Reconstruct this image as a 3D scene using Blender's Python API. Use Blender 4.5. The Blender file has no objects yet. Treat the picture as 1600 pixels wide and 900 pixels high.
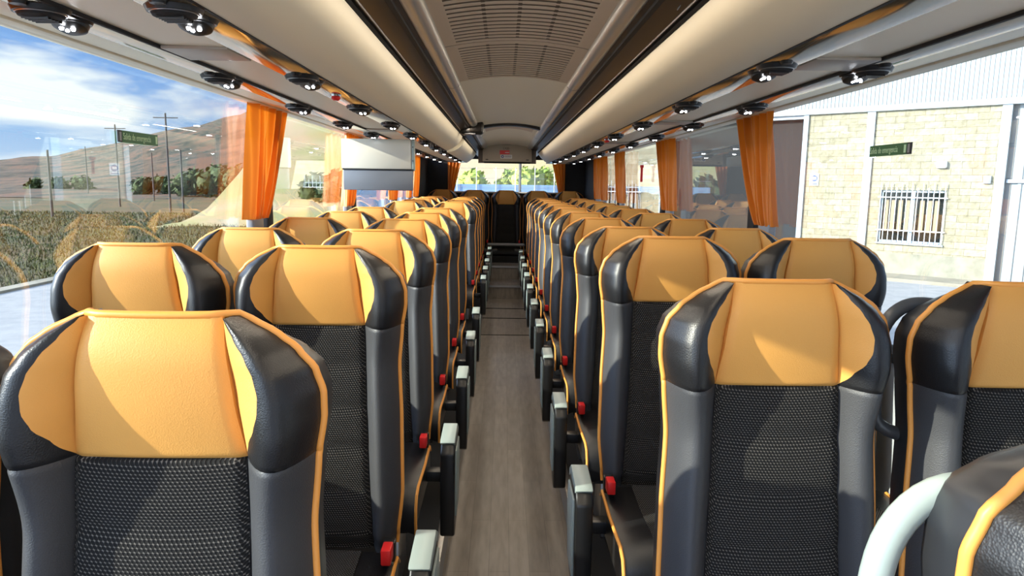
import bpy, bmesh, math, random
from mathutils import Vector, Matrix, noise
random.seed(7)
PI = math.pi
COL = bpy.context.scene.collection
sc = bpy.context.scene
EYE = 1.58                       # camera height above the aisle floor

# ------------------------------------------------------------------ camera
cam_d = bpy.data.cameras.new('camera'); cam = bpy.data.objects.new('camera', cam_d); COL.objects.link(cam)
cam_d.sensor_width = 36; cam_d.lens = 36 * 1100 / 1600; cam_d.clip_start = .02; cam_d.clip_end = 2000
dY = Vector((-13, 162, -1100)).normalized()
roll = .0146
dX = Vector((math.cos(roll), -math.sin(roll), 0)); dX = (dX - dY * dX.dot(dY)).normalized()
dZ = dX.cross(dY)
R = Matrix((dX, dY, dZ)).transposed()          # world -> camera
M4 = R.transposed().to_4x4(); M4.translation = Vector((-.043, 0, EYE))
cam.matrix_world = M4
sc.camera = cam

# ------------------------------------------------------------------ light, sky, exposure
sc.view_settings.view_transform = 'Standard'; sc.view_settings.look = 'None'
sc.view_settings.gamma = 1; sc.view_settings.use_curve_mapping = False
sc.view_settings.exposure = 1.5
SUN_AZ = math.radians(195)       # direction the light comes from, measured from +X, counter-clockwise
SUN_EL = math.radians(20)
sun_d = bpy.data.lights.new('sun', 'SUN'); sun = bpy.data.objects.new('sun', sun_d); COL.objects.link(sun)
sd = Vector((math.cos(SUN_AZ) * math.cos(SUN_EL), math.sin(SUN_AZ) * math.cos(SUN_EL), math.sin(SUN_EL)))
sun.rotation_euler = sd.to_track_quat('Z', 'Y').to_euler()
sun.location = sd * 50
sun_d.energy = 3.6; sun_d.angle = math.radians(.6); sun_d.color = (1, .93, .80)

world = bpy.data.worlds.new('sky'); sc.world = world; world.use_nodes = True
wn = world.node_tree.nodes; wl = world.node_tree.links; wn.clear()
def W(t, **k):
    n = wn.new(t)
    for a, v in k.items(): setattr(n, a, v)
    return n
tc = W('ShaderNodeTexCoord'); sep = W('ShaderNodeSeparateXYZ'); wl.new(tc.outputs['Generated'], sep.inputs[0])
ramp = W('ShaderNodeValToRGB'); wl.new(sep.outputs['Z'], ramp.inputs[0])
ramp.color_ramp.elements[0].position = 0; ramp.color_ramp.elements[0].color = (.50, .68, .90, 1)
ramp.color_ramp.elements[1].position = .45; ramp.color_ramp.elements[1].color = (.10, .22, .52, 1)
e = ramp.color_ramp.elements.new(.12); e.color = (.20, .40, .80, 1)
mp = W('ShaderNodeMapping'); mp.inputs['Scale'].default_value = (2.2, 2.2, 7.5); mp.inputs['Location'].default_value = (1.3, .4, .35)
wl.new(tc.outputs['Generated'], mp.inputs[0])
nz = W('ShaderNodeTexNoise'); nz.inputs['Scale'].default_value = 1.5; nz.inputs['Detail'].default_value = 8; nz.inputs['Roughness'].default_value = .55
nz.inputs['Distortion'].default_value = .4
wl.new(mp.outputs[0], nz.inputs['Vector'])
cr = W('ShaderNodeValToRGB'); wl.new(nz.outputs['Fac'], cr.inputs[0])
cr.color_ramp.elements[0].position = .47; cr.color_ramp.elements[0].color = (0, 0, 0, 1)
cr.color_ramp.elements[1].position = .60; cr.color_ramp.elements[1].color = (1, 1, 1, 1)
mx = W('ShaderNodeMixRGB'); wl.new(cr.outputs[0], mx.inputs[0]); wl.new(ramp.outputs[0], mx.inputs[1]); mx.inputs[2].default_value = (.95, .98, 1.0, 1)
# the half of the sky around the sun is brighter
dot = W('ShaderNodeVectorMath', operation='DOT_PRODUCT'); wl.new(tc.outputs['Generated'], dot.inputs[0]); dot.inputs[1].default_value = sd
mr = W('ShaderNodeMapRange'); wl.new(dot.outputs['Value'], mr.inputs[0])
mr.inputs['From Min'].default_value = 0.4; mr.inputs['From Max'].default_value = 1; mr.inputs['To Min'].default_value = .46; mr.inputs['To Max'].default_value = 4.2
bg = W('ShaderNodeBackground'); wl.new(mx.outputs[0], bg.inputs[0]); wl.new(mr.outputs[0], bg.inputs[1])
wo = W('ShaderNodeOutputWorld'); wl.new(bg.outputs[0], wo.inputs[0])

for s_ in (-1, 1):                # added fill lights along both ceiling rails, to brighten bins and ceiling
    ld = bpy.data.lights.new('added_fill_strip', 'AREA'); ld.shape = 'RECTANGLE'; ld.size = .02; ld.size_y = 9.4; ld.energy = 10; ld.color = (1, .86, .68)
    lo = bpy.data.objects.new('added_fill_strip', ld); COL.objects.link(lo); lo.location = (s_ * .345, 4.0, EYE + .450)
    lo.rotation_euler = (0, s_ * math.radians(18), 0)
# ------------------------------------------------------------------ material helpers
def mat(name, col=(.5, .5, .5), rough=.5, metal=0, spec=.5, emit=None, es=1, coat=0, sheen=0):
    m = bpy.data.materials.new(name); m.use_nodes = True
    b = m.node_tree.nodes['Principled BSDF']
    b.inputs['Base Color'].default_value = (*col, 1); b.inputs['Roughness'].default_value = rough
    b.inputs['Metallic'].default_value = metal; b.inputs['Specular IOR Level'].default_value = spec
    b.inputs['Coat Weight'].default_value = coat; b.inputs['Sheen Weight'].default_value = sheen
    if emit: b.inputs['Emission Color'].default_value = (*emit, 1); b.inputs['Emission Strength'].default_value = es
    return m
def nodes(m): return m.node_tree.nodes, m.node_tree.links, m.node_tree.nodes['Principled BSDF']
def tex_coord(m, scale=(1, 1, 1), out='Object', rot=(0, 0, 0)):
    N, L, b = nodes(m); t = N.new('ShaderNodeTexCoord'); p = N.new('ShaderNodeMapping')
    p.inputs['Scale'].default_value = scale; p.inputs['Rotation'].default_value = rot
    L.new(t.outputs[out], p.inputs[0]); return p.outputs[0]
def add_bump(m, src, strength=.3, dist=.002):
    N, L, b = nodes(m); u = N.new('ShaderNodeBump'); u.inputs['Strength'].default_value = strength; u.inputs['Distance'].default_value = dist
    L.new(src, u.inputs['Height']); L.new(u.outputs[0], b.inputs['Normal'])
def noise_col(m, c1, c2, scale=5, detail=4, lo=.35, hi=.65, sc3=(1, 1, 1), bump=0, bdist=.01, rough=.6):
    N, L, b = nodes(m); n = N.new('ShaderNodeTexNoise'); n.inputs['Scale'].default_value = scale; n.inputs['Detail'].default_value = detail
    n.inputs['Roughness'].default_value = rough
    L.new(tex_coord(m, sc3), n.inputs['Vector']); r = N.new('ShaderNodeValToRGB')
    r.color_ramp.elements[0].position = lo; r.color_ramp.elements[0].color = (*c1, 1)
    r.color_ramp.elements[1].position = hi; r.color_ramp.elements[1].color = (*c2, 1)
    L.new(n.outputs['Fac'], r.inputs[0]); L.new(r.outputs[0], b.inputs['Base Color'])
    if bump: add_bump(m, n.outputs['Fac'], bump, bdist)
    return r
def leather(name, col, rough, strength=.35, spec=.5):
    m = mat(name, col, rough, spec=spec); N, L, b = nodes(m)
    v = N.new('ShaderNodeTexVoronoi'); v.inputs['Scale'].default_value = 420; L.new(tex_coord(m), v.inputs['Vector'])
    add_bump(m, v.outputs['Distance'], strength, .0008)
    return m
M = {}
M['orange'] = leather('orange leather', (.74, .36, .085), .52, .25, .35)
M['piping'] = mat('orange piping', (.85, .36, .07), .45)
M['black_leather'] = leather('black glossy leather', (.010, .010, .011), .38, .3, .5)
M['grey_leather'] = leather('charcoal leather', (.042, .043, .047), .5, .35, .5)
M['shell'] = mat('seat shell plastic', (.020, .022, .026), .38)
M['black_plastic'] = mat('black plastic', (.010, .010, .010), .32)
M['matte_black'] = mat('matte black', (.006, .006, .006), .75)
M['light_plastic'] = mat('light grey green plastic', (.29, .35, .33), .35)
M['grey_plastic'] = mat('grey plastic', (.28, .29, .30), .4)
M['handle_dark'] = mat('dark grey handle', (.07, .08, .09), .3)
M['red'] = mat('red plastic', (.75, .02, .02), .35)
M['chrome'] = mat('chrome', (.75, .75, .75), .18, metal=1)
M['steel'] = mat('brushed steel', (.45, .44, .43), .35, metal=1)
M['beige'] = mat('beige panel', (.86, .77, .58), .42, spec=.4)
M['beige_seam'] = mat('seam', (.12, .10, .08), .6)
M['bulkhead'] = mat('taupe bulkhead', (.46, .39, .29), .5)
M['surround'] = mat('dark taupe trim', (.16, .13, .10), .5)
M['cover_plate'] = mat('cover plate', (.42, .37, .30), .4)
M['strip'] = mat('bronze mirror strip', (.56, .45, .30), .10, metal=.92)
M['gloss_black'] = mat('gloss dark panel', (.016, .012, .009), .36, spec=.3)
M['rail'] = mat('silver rail', (.50, .49, .45), .34, metal=.6)
M['grille'] = mat('taupe grille', (.60, .47, .34), .55)
M['grille_gap_shade'] = mat('grille gap shade', (.10, .07, .045), .8)  # dark tone stands in for the shade between the louvre slats
M['curtain'] = mat('orange satin curtain', (.74, .20, .008), .42, sheen=.3)
N, L, b = nodes(M['curtain'])
tr = N.new('ShaderNodeBsdfTranslucent'); tr.inputs[0].default_value = (.85, .24, .01, 1); ms = N.new('ShaderNodeMixShader'); ms.inputs[0].default_value = .27
L.new(b.outputs[0], ms.inputs[1]); L.new(tr.outputs[0], ms.inputs[2]); L.new(ms.outputs[0], N['Material Output'].inputs[0])
M['wallgrey'] = mat('grey side wall', (.36, .39, .41), .8)
M['rearblack'] = mat('black rear trim', (.010, .009, .009), .7)
M['white'] = mat('white', (.80, .80, .78), .4)
M['screen_back'] = mat('grey monitor', (.17, .18, .20), .35)
M['tv_panel'] = mat('off white monitor panel', (.70, .66, .56), .4)
M['green'] = mat('sign green', (.005, .13, .03), .4)
M['sign_txt'] = mat('sign pale text', (.62, .85, .52), .5)
M['black'] = mat('black print', (.01, .01, .012), .5)
M['blue'] = mat('sticker blue', (.05, .10, .28), .4)
M['led'] = mat('white led', (1, 1, 1), .4, emit=(.92, .95, 1), es=14)
M['lamp_off'] = mat('lens', (.7, .68, .6), .2)
# textile with a grid of small pale dots
m = M['fabric'] = mat('dotted black fabric', (.02, .02, .02), .85, spec=.15)
N, L, b = nodes(m)
v = N.new('ShaderNodeTexVoronoi'); v.inputs['Scale'].default_value = 1; v.inputs['Randomness'].default_value = .0
tco = N.new('ShaderNodeTexCoord'); sp = N.new('ShaderNodeSeparateXYZ'); L.new(tco.outputs['Object'], sp.inputs[0])
def mth(op, a, bb):
    n = N.new('ShaderNodeMath'); n.operation = op
    for i, q in enumerate((a, bb)):
        if isinstance(q, (int, float)): n.inputs[i].default_value = q
        else: L.new(q, n.inputs[i])
    return n.outputs[0]
zz = mth('SUBTRACT', sp.outputs['Z'], mth('MULTIPLY', sp.outputs['Y'], 1.0))
uu = mth('MULTIPLY', sp.outputs['X'], 150); vv = mth('MULTIPLY', zz, 200)
cb = N.new('ShaderNodeCombineXYZ'); L.new(mth('ADD', uu, mth('MULTIPLY', vv, .5)), cb.inputs[0]); L.new(vv, cb.inputs[1])
L.new(cb.outputs[0], v.inputs['Vector'])
r = N.new('ShaderNodeValToRGB'); L.new(v.outputs['Distance'], r.inputs[0])
r.color_ramp.elements[0].position = .46; r.color_ramp.elements[0].color = (.012, .012, .012, 1)
r.color_ramp.elements[1].position = .64; r.color_ramp.elements[1].color = (.19, .175, .155, 1)
L.new(r.outputs[0], b.inputs['Base Color']); add_bump(m, v.outputs['Distance'], .9, .0022)
# wood plank floor
m = M['wood'] = mat('grey oak plank floor', (.2, .17, .14), .42)
N, L, b = nodes(m)
br = N.new('ShaderNodeTexBrick'); L.new(tex_coord(m, rot=(0, 0, PI / 2)), br.inputs['Vector'])
br.inputs['Scale'].default_value = 1; br.inputs['Brick Width'].default_value = .9; br.inputs['Row Height'].default_value = .085
br.inputs['Mortar Size'].default_value = .0012; br.inputs['Bias'].default_value = 0
br.inputs['Color1'].default_value = (.22, .19, .16, 1); br.inputs['Color2'].default_value = (.27, .235, .20, 1); br.inputs['Mortar'].default_value = (.16, .14, .12, 1)
nn = N.new('ShaderNodeTexNoise'); nn.inputs['Scale'].default_value = 9; nn.inputs['Detail'].default_value = 6; L.new(tex_coord(m, (4, .6, 1)), nn.inputs['Vector'])
mm = N.new('ShaderNodeMixRGB'); mm.blend_type = 'MULTIPLY'; mm.inputs[0].default_value = .7
rr = N.new('ShaderNodeValToRGB'); rr.color_ramp.elements[0].color = (.55, .55, .55, 1); rr.color_ramp.elements[0].position = .3; rr.color_ramp.elements[1].position = .7
L.new(nn.outputs['Fac'], rr.inputs[0]); L.new(br.outputs['Color'], mm.inputs[1]); L.new(rr.outputs[0], mm.inputs[2]); L.new(mm.outputs[0], b.inputs['Base Color'])
# window glass
def glass(name, tint, boost):
    m = bpy.data.materials.new(name); m.use_nodes = True; N = m.node_tree.nodes; L = m.node_tree.links; N.clear()
    t = N.new('ShaderNodeBsdfTransparent'); t.inputs[0].default_value = (*tint, 1)
    g = N.new('ShaderNodeBsdfGlossy'); g.inputs['Roughness'].default_value = 0; g.inputs[0].default_value = (1, 1, 1, 1)
    ge = N.new('ShaderNodeNewGeometry'); dt = N.new('ShaderNodeVectorMath'); dt.operation = 'DOT_PRODUCT'
    L.new(ge.outputs['Normal'], dt.inputs[0]); L.new(ge.outputs['Incoming'], dt.inputs[1])
    def mt(op, a, bb):
        n = N.new('ShaderNodeMath'); n.operation = op
        for i, q in enumerate((a, bb)):
            if isinstance(q, (int, float)): n.inputs[i].default_value = q
            elif q is not None: L.new(q, n.inputs[i])
        return n
    ab = mt('ABSOLUTE', dt.outputs['Value'], None); om = mt('SUBTRACT', 1.0, ab.outputs[0]); pw = mt('POWER', om.outputs[0], 5.0)
    k0 = mt('MULTIPLY', pw.outputs[0], .96); k = mt('ADD', k0.outputs[0], .04 * boost); k.use_clamp = True
    x = N.new('ShaderNodeMixShader'); L.new(k.outputs[0], x.inputs[0]); L.new(t.outputs[0], x.inputs[1]); L.new(g.outputs[0], x.inputs[2])
    o = N.new('ShaderNodeOutputMaterial'); L.new(x.outputs[0], o.inputs[0]); return m
M['glass'] = glass('coach window glass', (.93, .96, .95), 1.35)
M['dark_glass'] = mat('dark shop glass', (.012, .015, .014), .08, spec=.25)
# outdoors
M['stone'] = mat('pale split-face block', (.74, .68, .50), .9)
N, L, b = nodes(M['stone'])
br = N.new('ShaderNodeTexBrick'); L.new(tex_coord(M['stone'], rot=(PI / 2, 0, 0)), br.inputs['Vector'])
br.inputs['Scale'].default_value = 1; br.inputs['Brick Width'].default_value = .55; br.inputs['Row Height'].default_value = .2; br.inputs['Mortar Size'].default_value = .006
br.inputs['Color1'].default_value = (.31, .275, .18, 1); br.inputs['Color2'].default_value = (.40, .36, .25, 1); br.inputs['Mortar'].default_value = (.17, .14, .085, 1)
nn = N.new('ShaderNodeTexNoise'); nn.inputs['Scale'].default_value = 6; nn.inputs['Detail'].default_value = 8; L.new(tex_coord(M['stone']), nn.inputs['Vector'])
mm = N.new('ShaderNodeMixRGB'); mm.blend_type = 'MULTIPLY'; mm.inputs[0].default_value = .5
rr = N.new('ShaderNodeValToRGB'); rr.color_ramp.elements[0].color = (.62, .6, .55, 1); rr.color_ramp.elements[0].position = .35; rr.color_ramp.elements[1].position = .55
L.new(nn.outputs['Fac'], rr.inputs[0]); L.new(br.outputs['Color'], mm.inputs[1]); L.new(rr.outputs[0], mm.inputs[2]); L.new(mm.outputs[0], b.inputs['Base Color'])
add_bump(M['stone'], nn.outputs['Fac'], 1, .05)
M['plinth'] = mat('concrete plinth', (.5, .46, .34), .9); noise_col(M['plinth'], (.24, .225, .165), (.34, .32, .245), 2.5, 6)
M['asphalt'] = mat('asphalt', (.2, .2, .2), .9); noise_col(M['asphalt'], (.30, .30, .30), (.38, .37, .36), 3, 8)
M['pavement'] = mat('pavement', (.5, .45, .36), .9); noise_col(M['pavement'], (.26, .23, .17), (.36, .32, .24), 1.2, 6)
M['siding'] = mat('white metal siding', (.31, .34, .34), .5)
M['frame_white'] = mat('white painted frame', (.38, .43, .45), .5)
M['iron'] = mat('weathered iron', (.20, .19, .17), .7)
M['interior_curtain'] = mat('beige net curtain', (.34, .27, .18), .9)
M['grass'] = mat('dry grass field', (.2, .2, .08), 1)
rg = noise_col(M['grass'], (.040, .055, .010), (.13, .078, .026), .35, 10, .38, .62, (1, .35, 1))
M['blade'] = mat('grass blade', (.2, .22, .08), 1)
N, L, b = nodes(M['blade']); oi = N.new('ShaderNodeTexNoise'); oi.inputs['Scale'].default_value = .8; L.new(tex_coord(M['blade']), oi.inputs['Vector'])
rb = N.new('ShaderNodeValToRGB'); rb.color_ramp.elements[0].position = .4; rb.color_ramp.elements[0].color = (.070, .085, .022, 1)
rb.color_ramp.elements[1].position = .6; rb.color_ramp.elements[1].color = (.17, .135, .055, 1); L.new(oi.outputs['Fac'], rb.inputs[0]); L.new(rb.outputs[0], b.inputs['Base Color'])
M['hill'] = mat('scrubby red hill', (.2, .15, .1), 1); rh = noise_col(M['hill'], (.022, .026, .011), (.15, .072, .036), .16, 14, .43, .58, (1, .6, 1.6), rough=.75)
e = rh.color_ramp.elements.new(.5); e.color = (.08, .062, .034, 1)
M['bank'] = mat('ochre hillside', (.3, .2, .1), 1); noise_col(M['bank'], (.36, .34, .14), (.52, .37, .22), .18, 8, .4, .6)
M['leaf'] = mat('green bush leaves', (.08, .13, .02), .8); noise_col(M['leaf'], (.03, .05, .01), (.085, .115, .025), 1.5, 4)
M['leaf_yellow'] = mat('yellow green leaves', (.3, .35, .05), .8); noise_col(M['leaf_yellow'], (.20, .30, .05), (.48, .50, .12), 1.2, 4)
M['wood_pole'] = mat('dark utility pole', (.12, .11, .10), .9)
M['fence_blue'] = mat('blue fence wall', (.22, .34, .50), .8)

# ------------------------------------------------------------------ mesh helpers
class MB:
    def __init__(s): s.v = []; s.f = []
    def add(s, vs, fs):
        o = len(s.v); s.v += [tuple(q) for q in vs]; s.f += [tuple(i + o for i in q) for q in fs]; return s
    def box(s, x0, x1, y0, y1, z0, z1):
        v = [(x, y, z) for x in (x0, x1) for y in (y0, y1) for z in (z0, z1)]
        return s.add(v, [(0, 1, 3, 2), (4, 6, 7, 5), (0, 4, 5, 1), (2, 3, 7, 6), (0, 2, 6, 4), (1, 5, 7, 3)])
    def tube(s, pts, r, n=8, cap=True):
        pts = [Vector(p) for p in pts]; rs = r if isinstance(r, (list, tuple)) else [r] * len(pts)
        vs = []; fs = []; prev = None
        for i, p in enumerate(pts):
            a = pts[max(i - 1, 0)]; c = pts[min(i + 1, len(pts) - 1)]; t = (c - a)
            t = t.normalized() if t.length > 1e-9 else Vector((0, 0, 1))
            if prev is None:
                u = t.cross(Vector((0, 0, 1)));  u = u if u.length > .01 else t.cross(Vector((0, 1, 0)))
            else: u = prev - t * prev.dot(t)
            u.normalize(); prev = u; w = t.cross(u)
            for k in range(n):
                an = 2 * PI * k / n; vs.append(p + (u * math.cos(an) + w * math.sin(an)) * rs[i])
        for i in range(len(pts) - 1):
            for k in range(n):
                fs.append((i * n + k, i * n + (k + 1) % n, (i + 1) * n + (k + 1) % n, (i + 1) * n + k))
        if cap: fs.append(tuple(range(n - 1, -1, -1))); fs.append(tuple(range((len(pts) - 1) * n, len(pts) * n)))
        return s.add(vs, fs)
    def grid(s, rows, closed=False):
        n = len(rows[0]); vs = [p for rr in rows for p in rr]; fs = []
        for i in range(len(rows) - 1):
            for k in range(n if closed else n - 1):
                fs.append((i * n + k, i * n + (k + 1) % n, (i + 1) * n + (k + 1) % n, (i + 1) * n + k))
        return s.add(vs, fs)
    def prism(s, poly, y0, y1):              # poly in x,z, extruded along y
        n = len(poly); v = [(x, y0, z) for x, z in poly] + [(x, y1, z) for x, z in poly]
        f = [(i, (i + 1) % n, n + (i + 1) % n, n + i) for i in range(n)] + [tuple(range(n - 1, -1, -1)), tuple(range(n, 2 * n))]
        return s.add(v, f)
    def prism_x(s, poly, x0, x1):            # poly in y,z, extruded along x
        n = len(poly); v = [(x0, y, z) for y, z in poly] + [(x1, y, z) for y, z in poly]
        f = [(i, (i + 1) % n, n + (i + 1) % n, n + i) for i in range(n)] + [tuple(range(n - 1, -1, -1)), tuple(range(n, 2 * n))]
        return s.add(v, f)
    def disc(s, c, r0, r1, z0, z1, n=20):    # lathe ring/cone around z at c
        c = Vector(c); return s.tube([c + Vector((0, 0, z0)), c + Vector((0, 0, z1))], [r0, r1], n)
    def build(s, name, m, parent=None, smooth=False, bevel=0, seg=2, angle=40, kind=None, loc=None):
        me = bpy.data.meshes.new(name); me.from_pydata(s.v, [], s.f)
        bm = bmesh.new(); bm.from_mesh(me); bmesh.ops.remove_doubles(bm, verts=bm.verts, dist=1e-6)
        bmesh.ops.recalc_face_normals(bm, faces=bm.faces)
        if bevel:
            es = [q for q in bm.edges if len(q.link_faces) == 2 and q.calc_face_angle(0) > .5]
            bmesh.ops.bevel(bm, geom=es, offset=bevel, segments=seg, affect='EDGES', profile=.5)
            smooth = True
        bm.to_mesh(me); bm.free(); me.materials.append(m if not isinstance(m, str) else M[m])
        if smooth:
            me.polygons.foreach_set('use_smooth', [True] * len(me.polygons))
            me.set_sharp_from_angle(angle=math.radians(angle))
        o = bpy.data.objects.new(name, me); COL.objects.link(o)
        if parent: o.parent = parent
        if kind: o['kind'] = kind
        if loc: o.location = loc
        return o
def tag(o, label, cat, group=None):
    o['label'] = label; o['category'] = cat
    if group: o['group'] = group
    return o
def thing(name, label, cat, loc=(0, 0, 0), group=None, rz=0):
    o = bpy.data.objects.new(name, None); COL.objects.link(o); o.location = loc; o.rotation_euler = (0, 0, rz); o.empty_display_size = .1
    return tag(o, label, cat, group)
def dup(root, loc, label, rz=None, skip=()):
    r = root.copy(); COL.objects.link(r); r.location = loc; r['label'] = label
    if rz is not None: r.rotation_euler = (0, 0, rz)
    def rec(src, dst):
        for ch in src.children:
            if ch.name.split('.')[0] in skip: continue
            c = ch.copy(); COL.objects.link(c); c.parent = dst; rec(ch, c)
    rec(root, r); return r
def text_mesh(body, size, m, parent, mw, extrude=.0006, align='LEFT', xs=1, name='lettering'):
    cu = bpy.data.curves.new('t', 'FONT'); cu.body = body; cu.size = size; cu.extrude = extrude; cu.align_x = align; cu.align_y = 'CENTER'
    to = bpy.data.objects.new('t', cu); COL.objects.link(to)
    dg = bpy.context.evaluated_depsgraph_get(); me = bpy.data.meshes.new_from_object(to.evaluated_get(dg))
    bpy.data.objects.remove(to)
    me.transform(Matrix.Scale(xs, 4, (1, 0, 0))); me.transform(mw); me.materials.clear(); me.materials.append(M[m])
    o = bpy.data.objects.new(name, me); COL.objects.link(o); o.parent = parent; return o
Z = lambda v: EYE + v

# ------------------------------------------------------------------ coach shell
Y0, Y1 = -.9, 11.35          # front (open windscreen behind the camera) to rear wall
XW = 1.25                    # inner face of side walls
ZSILL = 1.04; ZTOP = Z(.372)
XA = .278                    # half width of sunken aisle
PLAT = .15
fl = MB(); fl.box(-XA, XA, Y0, 6.5, -.03, 0); fl.prism_x([(6.5, 0), (9.2, .08), (9.2, -.03), (6.5, -.03)], -XA, XA)
fl.build('floor', 'wood', kind='structure')
for s, nm in ((-1, 'left'), (1, 'right')):
    MB().box(*sorted((s * XA, s * 1.3)), Y0, Y1, -.03, PLAT).build('floor', 'matte_black', kind='structure')
    t = MB(); a, c = sorted((s * (XA - .012), s * (XA + .02))); t.box(a, c, Y0, 10.3, PLAT, PLAT + .012)
    t.build('trim_%d' % (1 if s < 0 else 2), 'steel', kind='structure', bevel=.003)
    MB().box(*sorted((s * XA, s * (XA - .005))), Y0, 10.3, .0, PLAT).build('trim_%d' % (3 if s < 0 else 4), 'grey_plastic', kind='structure')
fl2 = MB(); fl2.box(-.30, .30, 9.2, 9.8, 0, .26); fl2.box(-.30, .30, 9.8, Y1, 0, .45)
fl2.build('floor', 'wood', kind='structure')
nose = MB(); nose.box(-.30, .30, 9.185, 9.21, .235, .264); nose.box(-.30, .30, 9.785, 9.81, .425, .454)
nose.build('trim_5', 'steel', kind='structure')
hs = MB(); hs.box(-.27, .27, 8.55, 8.565, .058, .068); hs.box(-.27, .27, 8.0, 8.015, .042, .051); hs.box(-.27, .27, 7.2, 7.212, .018, .026)
hs.build('trim_6', 'rearblack', kind='structure')
MB().box(-1.3, 1.3, 10.2, Y1, PLAT, .46).build('floor', 'matte_black', kind='structure')

PILL = [-.9, 1.42, 3.72, 5.85, 8.1, 9.95]
for s, nm in ((-1, 'left'), (1, 'right')):
    w = MB(); w.box(*sorted((s * XW, s * 1.32)), Y0, Y1, -.3, ZSILL)
    w.box(*sorted((s * XW, s * 1.32)), 9.98, Y1, ZSILL, ZTOP + .05)
    w.build('wall_' + nm, 'wallgrey', kind='structure')
    MB().box(*sorted((s * (XW - .004), s * (XW + .001))), 9.98, Y1, ZSILL, ZTOP).build('wall_' + nm, 'rearblack', kind='structure')
    sl = MB(); sl.box(*sorted((s * (XW - .02), s * 1.31)), Y0, 9.98, ZSILL - .02, ZSILL + .012); sl.build('trim_%d' % (7 if s < 0 else 8), 'rearblack', kind='structure', bevel=.004)
    for i, y in enumerate(PILL[1:]):
        MB().box(*sorted((s * (XW + .012), s * 1.30)), y - .045, y + .045, ZSILL, ZTOP + .02).build('trim_%d' % (10 + i + (10 if s > 0 else 0)), 'rearblack', kind='structure', bevel=.004)
    for i in range(len(PILL) - 1):
        g = MB(); g.box(*sorted((s * 1.288, s * 1.292)), PILL[i] + .03, PILL[i + 1] - .03, ZSILL, ZTOP + .01)
        g.build('window_%d' % (i + 1 + (5 if s > 0 else 0)), 'glass', kind='structure')
# rear wall with the rear window
rw = MB(); rw.box(-1.3, 1.3, Y1, Y1 + .06, 0, 1.455); rw.box(-1.3, -.86, Y1, Y1 + .06, 1.455, 2.0); rw.box(.86, 1.3, Y1, Y1 + .06, 1.455, 2.0); rw.box(-1.3, 1.3, Y1, Y1 + .06, 1.97, 2.2)
rw.build('wall_rear', 'rearblack', kind='structure')
MB().box(-.86, .86, Y1 + .02, Y1 + .025, 1.455, 1.97).build('window_11', 'glass', kind='structure')
fr = MB(); fr.box(-.86, .86, Y1 - .03, Y1 + .03, 1.44, 1.462)
fr.build('trim_30', 'white', kind='structure', bevel=.004)

# ceiling arch, centre panels
def arc(hw, z_edge, z_c, n=12):
    return [(-hw + 2 * hw * i / n, Z(z_edge + (z_c - z_edge) * (1 - (2 * i / n - 1) ** 2))) for i in range(n + 1)]
pa = arc(.275, .50, .53); 
ce = MB(); ce.prism(pa + [(.275, Z(.60)), (-.275, Z(.60))], 3.62, Y1); ce.build('ceiling', 'beige', kind='structure', smooth=True)
MB().box(-1.34, 1.34, Y0, Y1 + .06, Z(.60), Z(.66)).build('ceiling', 'white', kind='structure')
def grille(y0, y1, label):
    t = thing('ceiling_grille', label, 'ceiling grille', (0, y0, Z(.53)), 'louvred ceiling grilles above the aisle')
    b_ = MB(); p2 = arc(.275, .5032, .5332); b_.prism([(x, z - Z(.53)) for x, z in p2] + [(.275, .07), (-.275, .07)], 0, y1 - y0); b_.build('back_panel', 'grille_gap_shade', t)
    f = MB(); L_ = y1 - y0
    def band(xa, xb, ya, yb, n=8):
        def zz(x): return .50 + .03 * (1 - (x / .275) ** 2) - .53
        lo = [(xa + (xb - xa) * i / n) for i in range(n + 1)]
        poly = [(x, zz(x)) for x in lo] + [(x, zz(x) + .003) for x in reversed(lo)]
        f.prism(poly, ya, yb)
    band(-.275, -.225, 0, L_); band(.225, .275, 0, L_); band(-.225, .225, 0, .03); band(-.225, .225, L_ - .03, L_)
    f.build('frame', 'grille', t)
    f = MB(); n = int((L_ - .06) / .052)
    for k in range(n):
        ya = .03 + (L_ - .06) * k / n
        for xa, xb in ((-.225, -.117), (-.105, -.006), (.006, .105), (.117, .225)):
            band(xa, xb, ya, ya + .024, 4)
        band(-.225, .225, ya + .004, ya + .012, 6)
    f.build('louvre_slats', 'grille', t)
grille(-.9, .9, 'taupe louvred ceiling grille directly above the camera')
grille(.92, 2.72, 'taupe slatted ceiling grille at the top edge, nearer of the two seen')
grille(2.74, 3.62, 'short taupe slatted ceiling grille next to the plain beige ceiling')
# hatch frame across the ceiling
h = thing('roof_hatch_frame', 'dark curved frame across the beige ceiling in front of rear bulkhead', 'hatch frame', (0, 6.3, Z(.5)))
f = MB(); p = arc(.27, .475, .51); f.prism([(x, z - Z(.5)) for x, z in p] + [(x, z - Z(.5) + .04) for x, z in reversed(p)], 0, .10); f.build('front_bar', 'gloss_black', h, smooth=True)
f = MB(); f.prism([(x * .8, z - Z(.5) + .01) for x, z in p] + [(x * .8, z - Z(.5) + .04) for x, z in reversed(p)], .10, .45); f.build('hatch_panel', 'grille', h, smooth=True)

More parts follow.
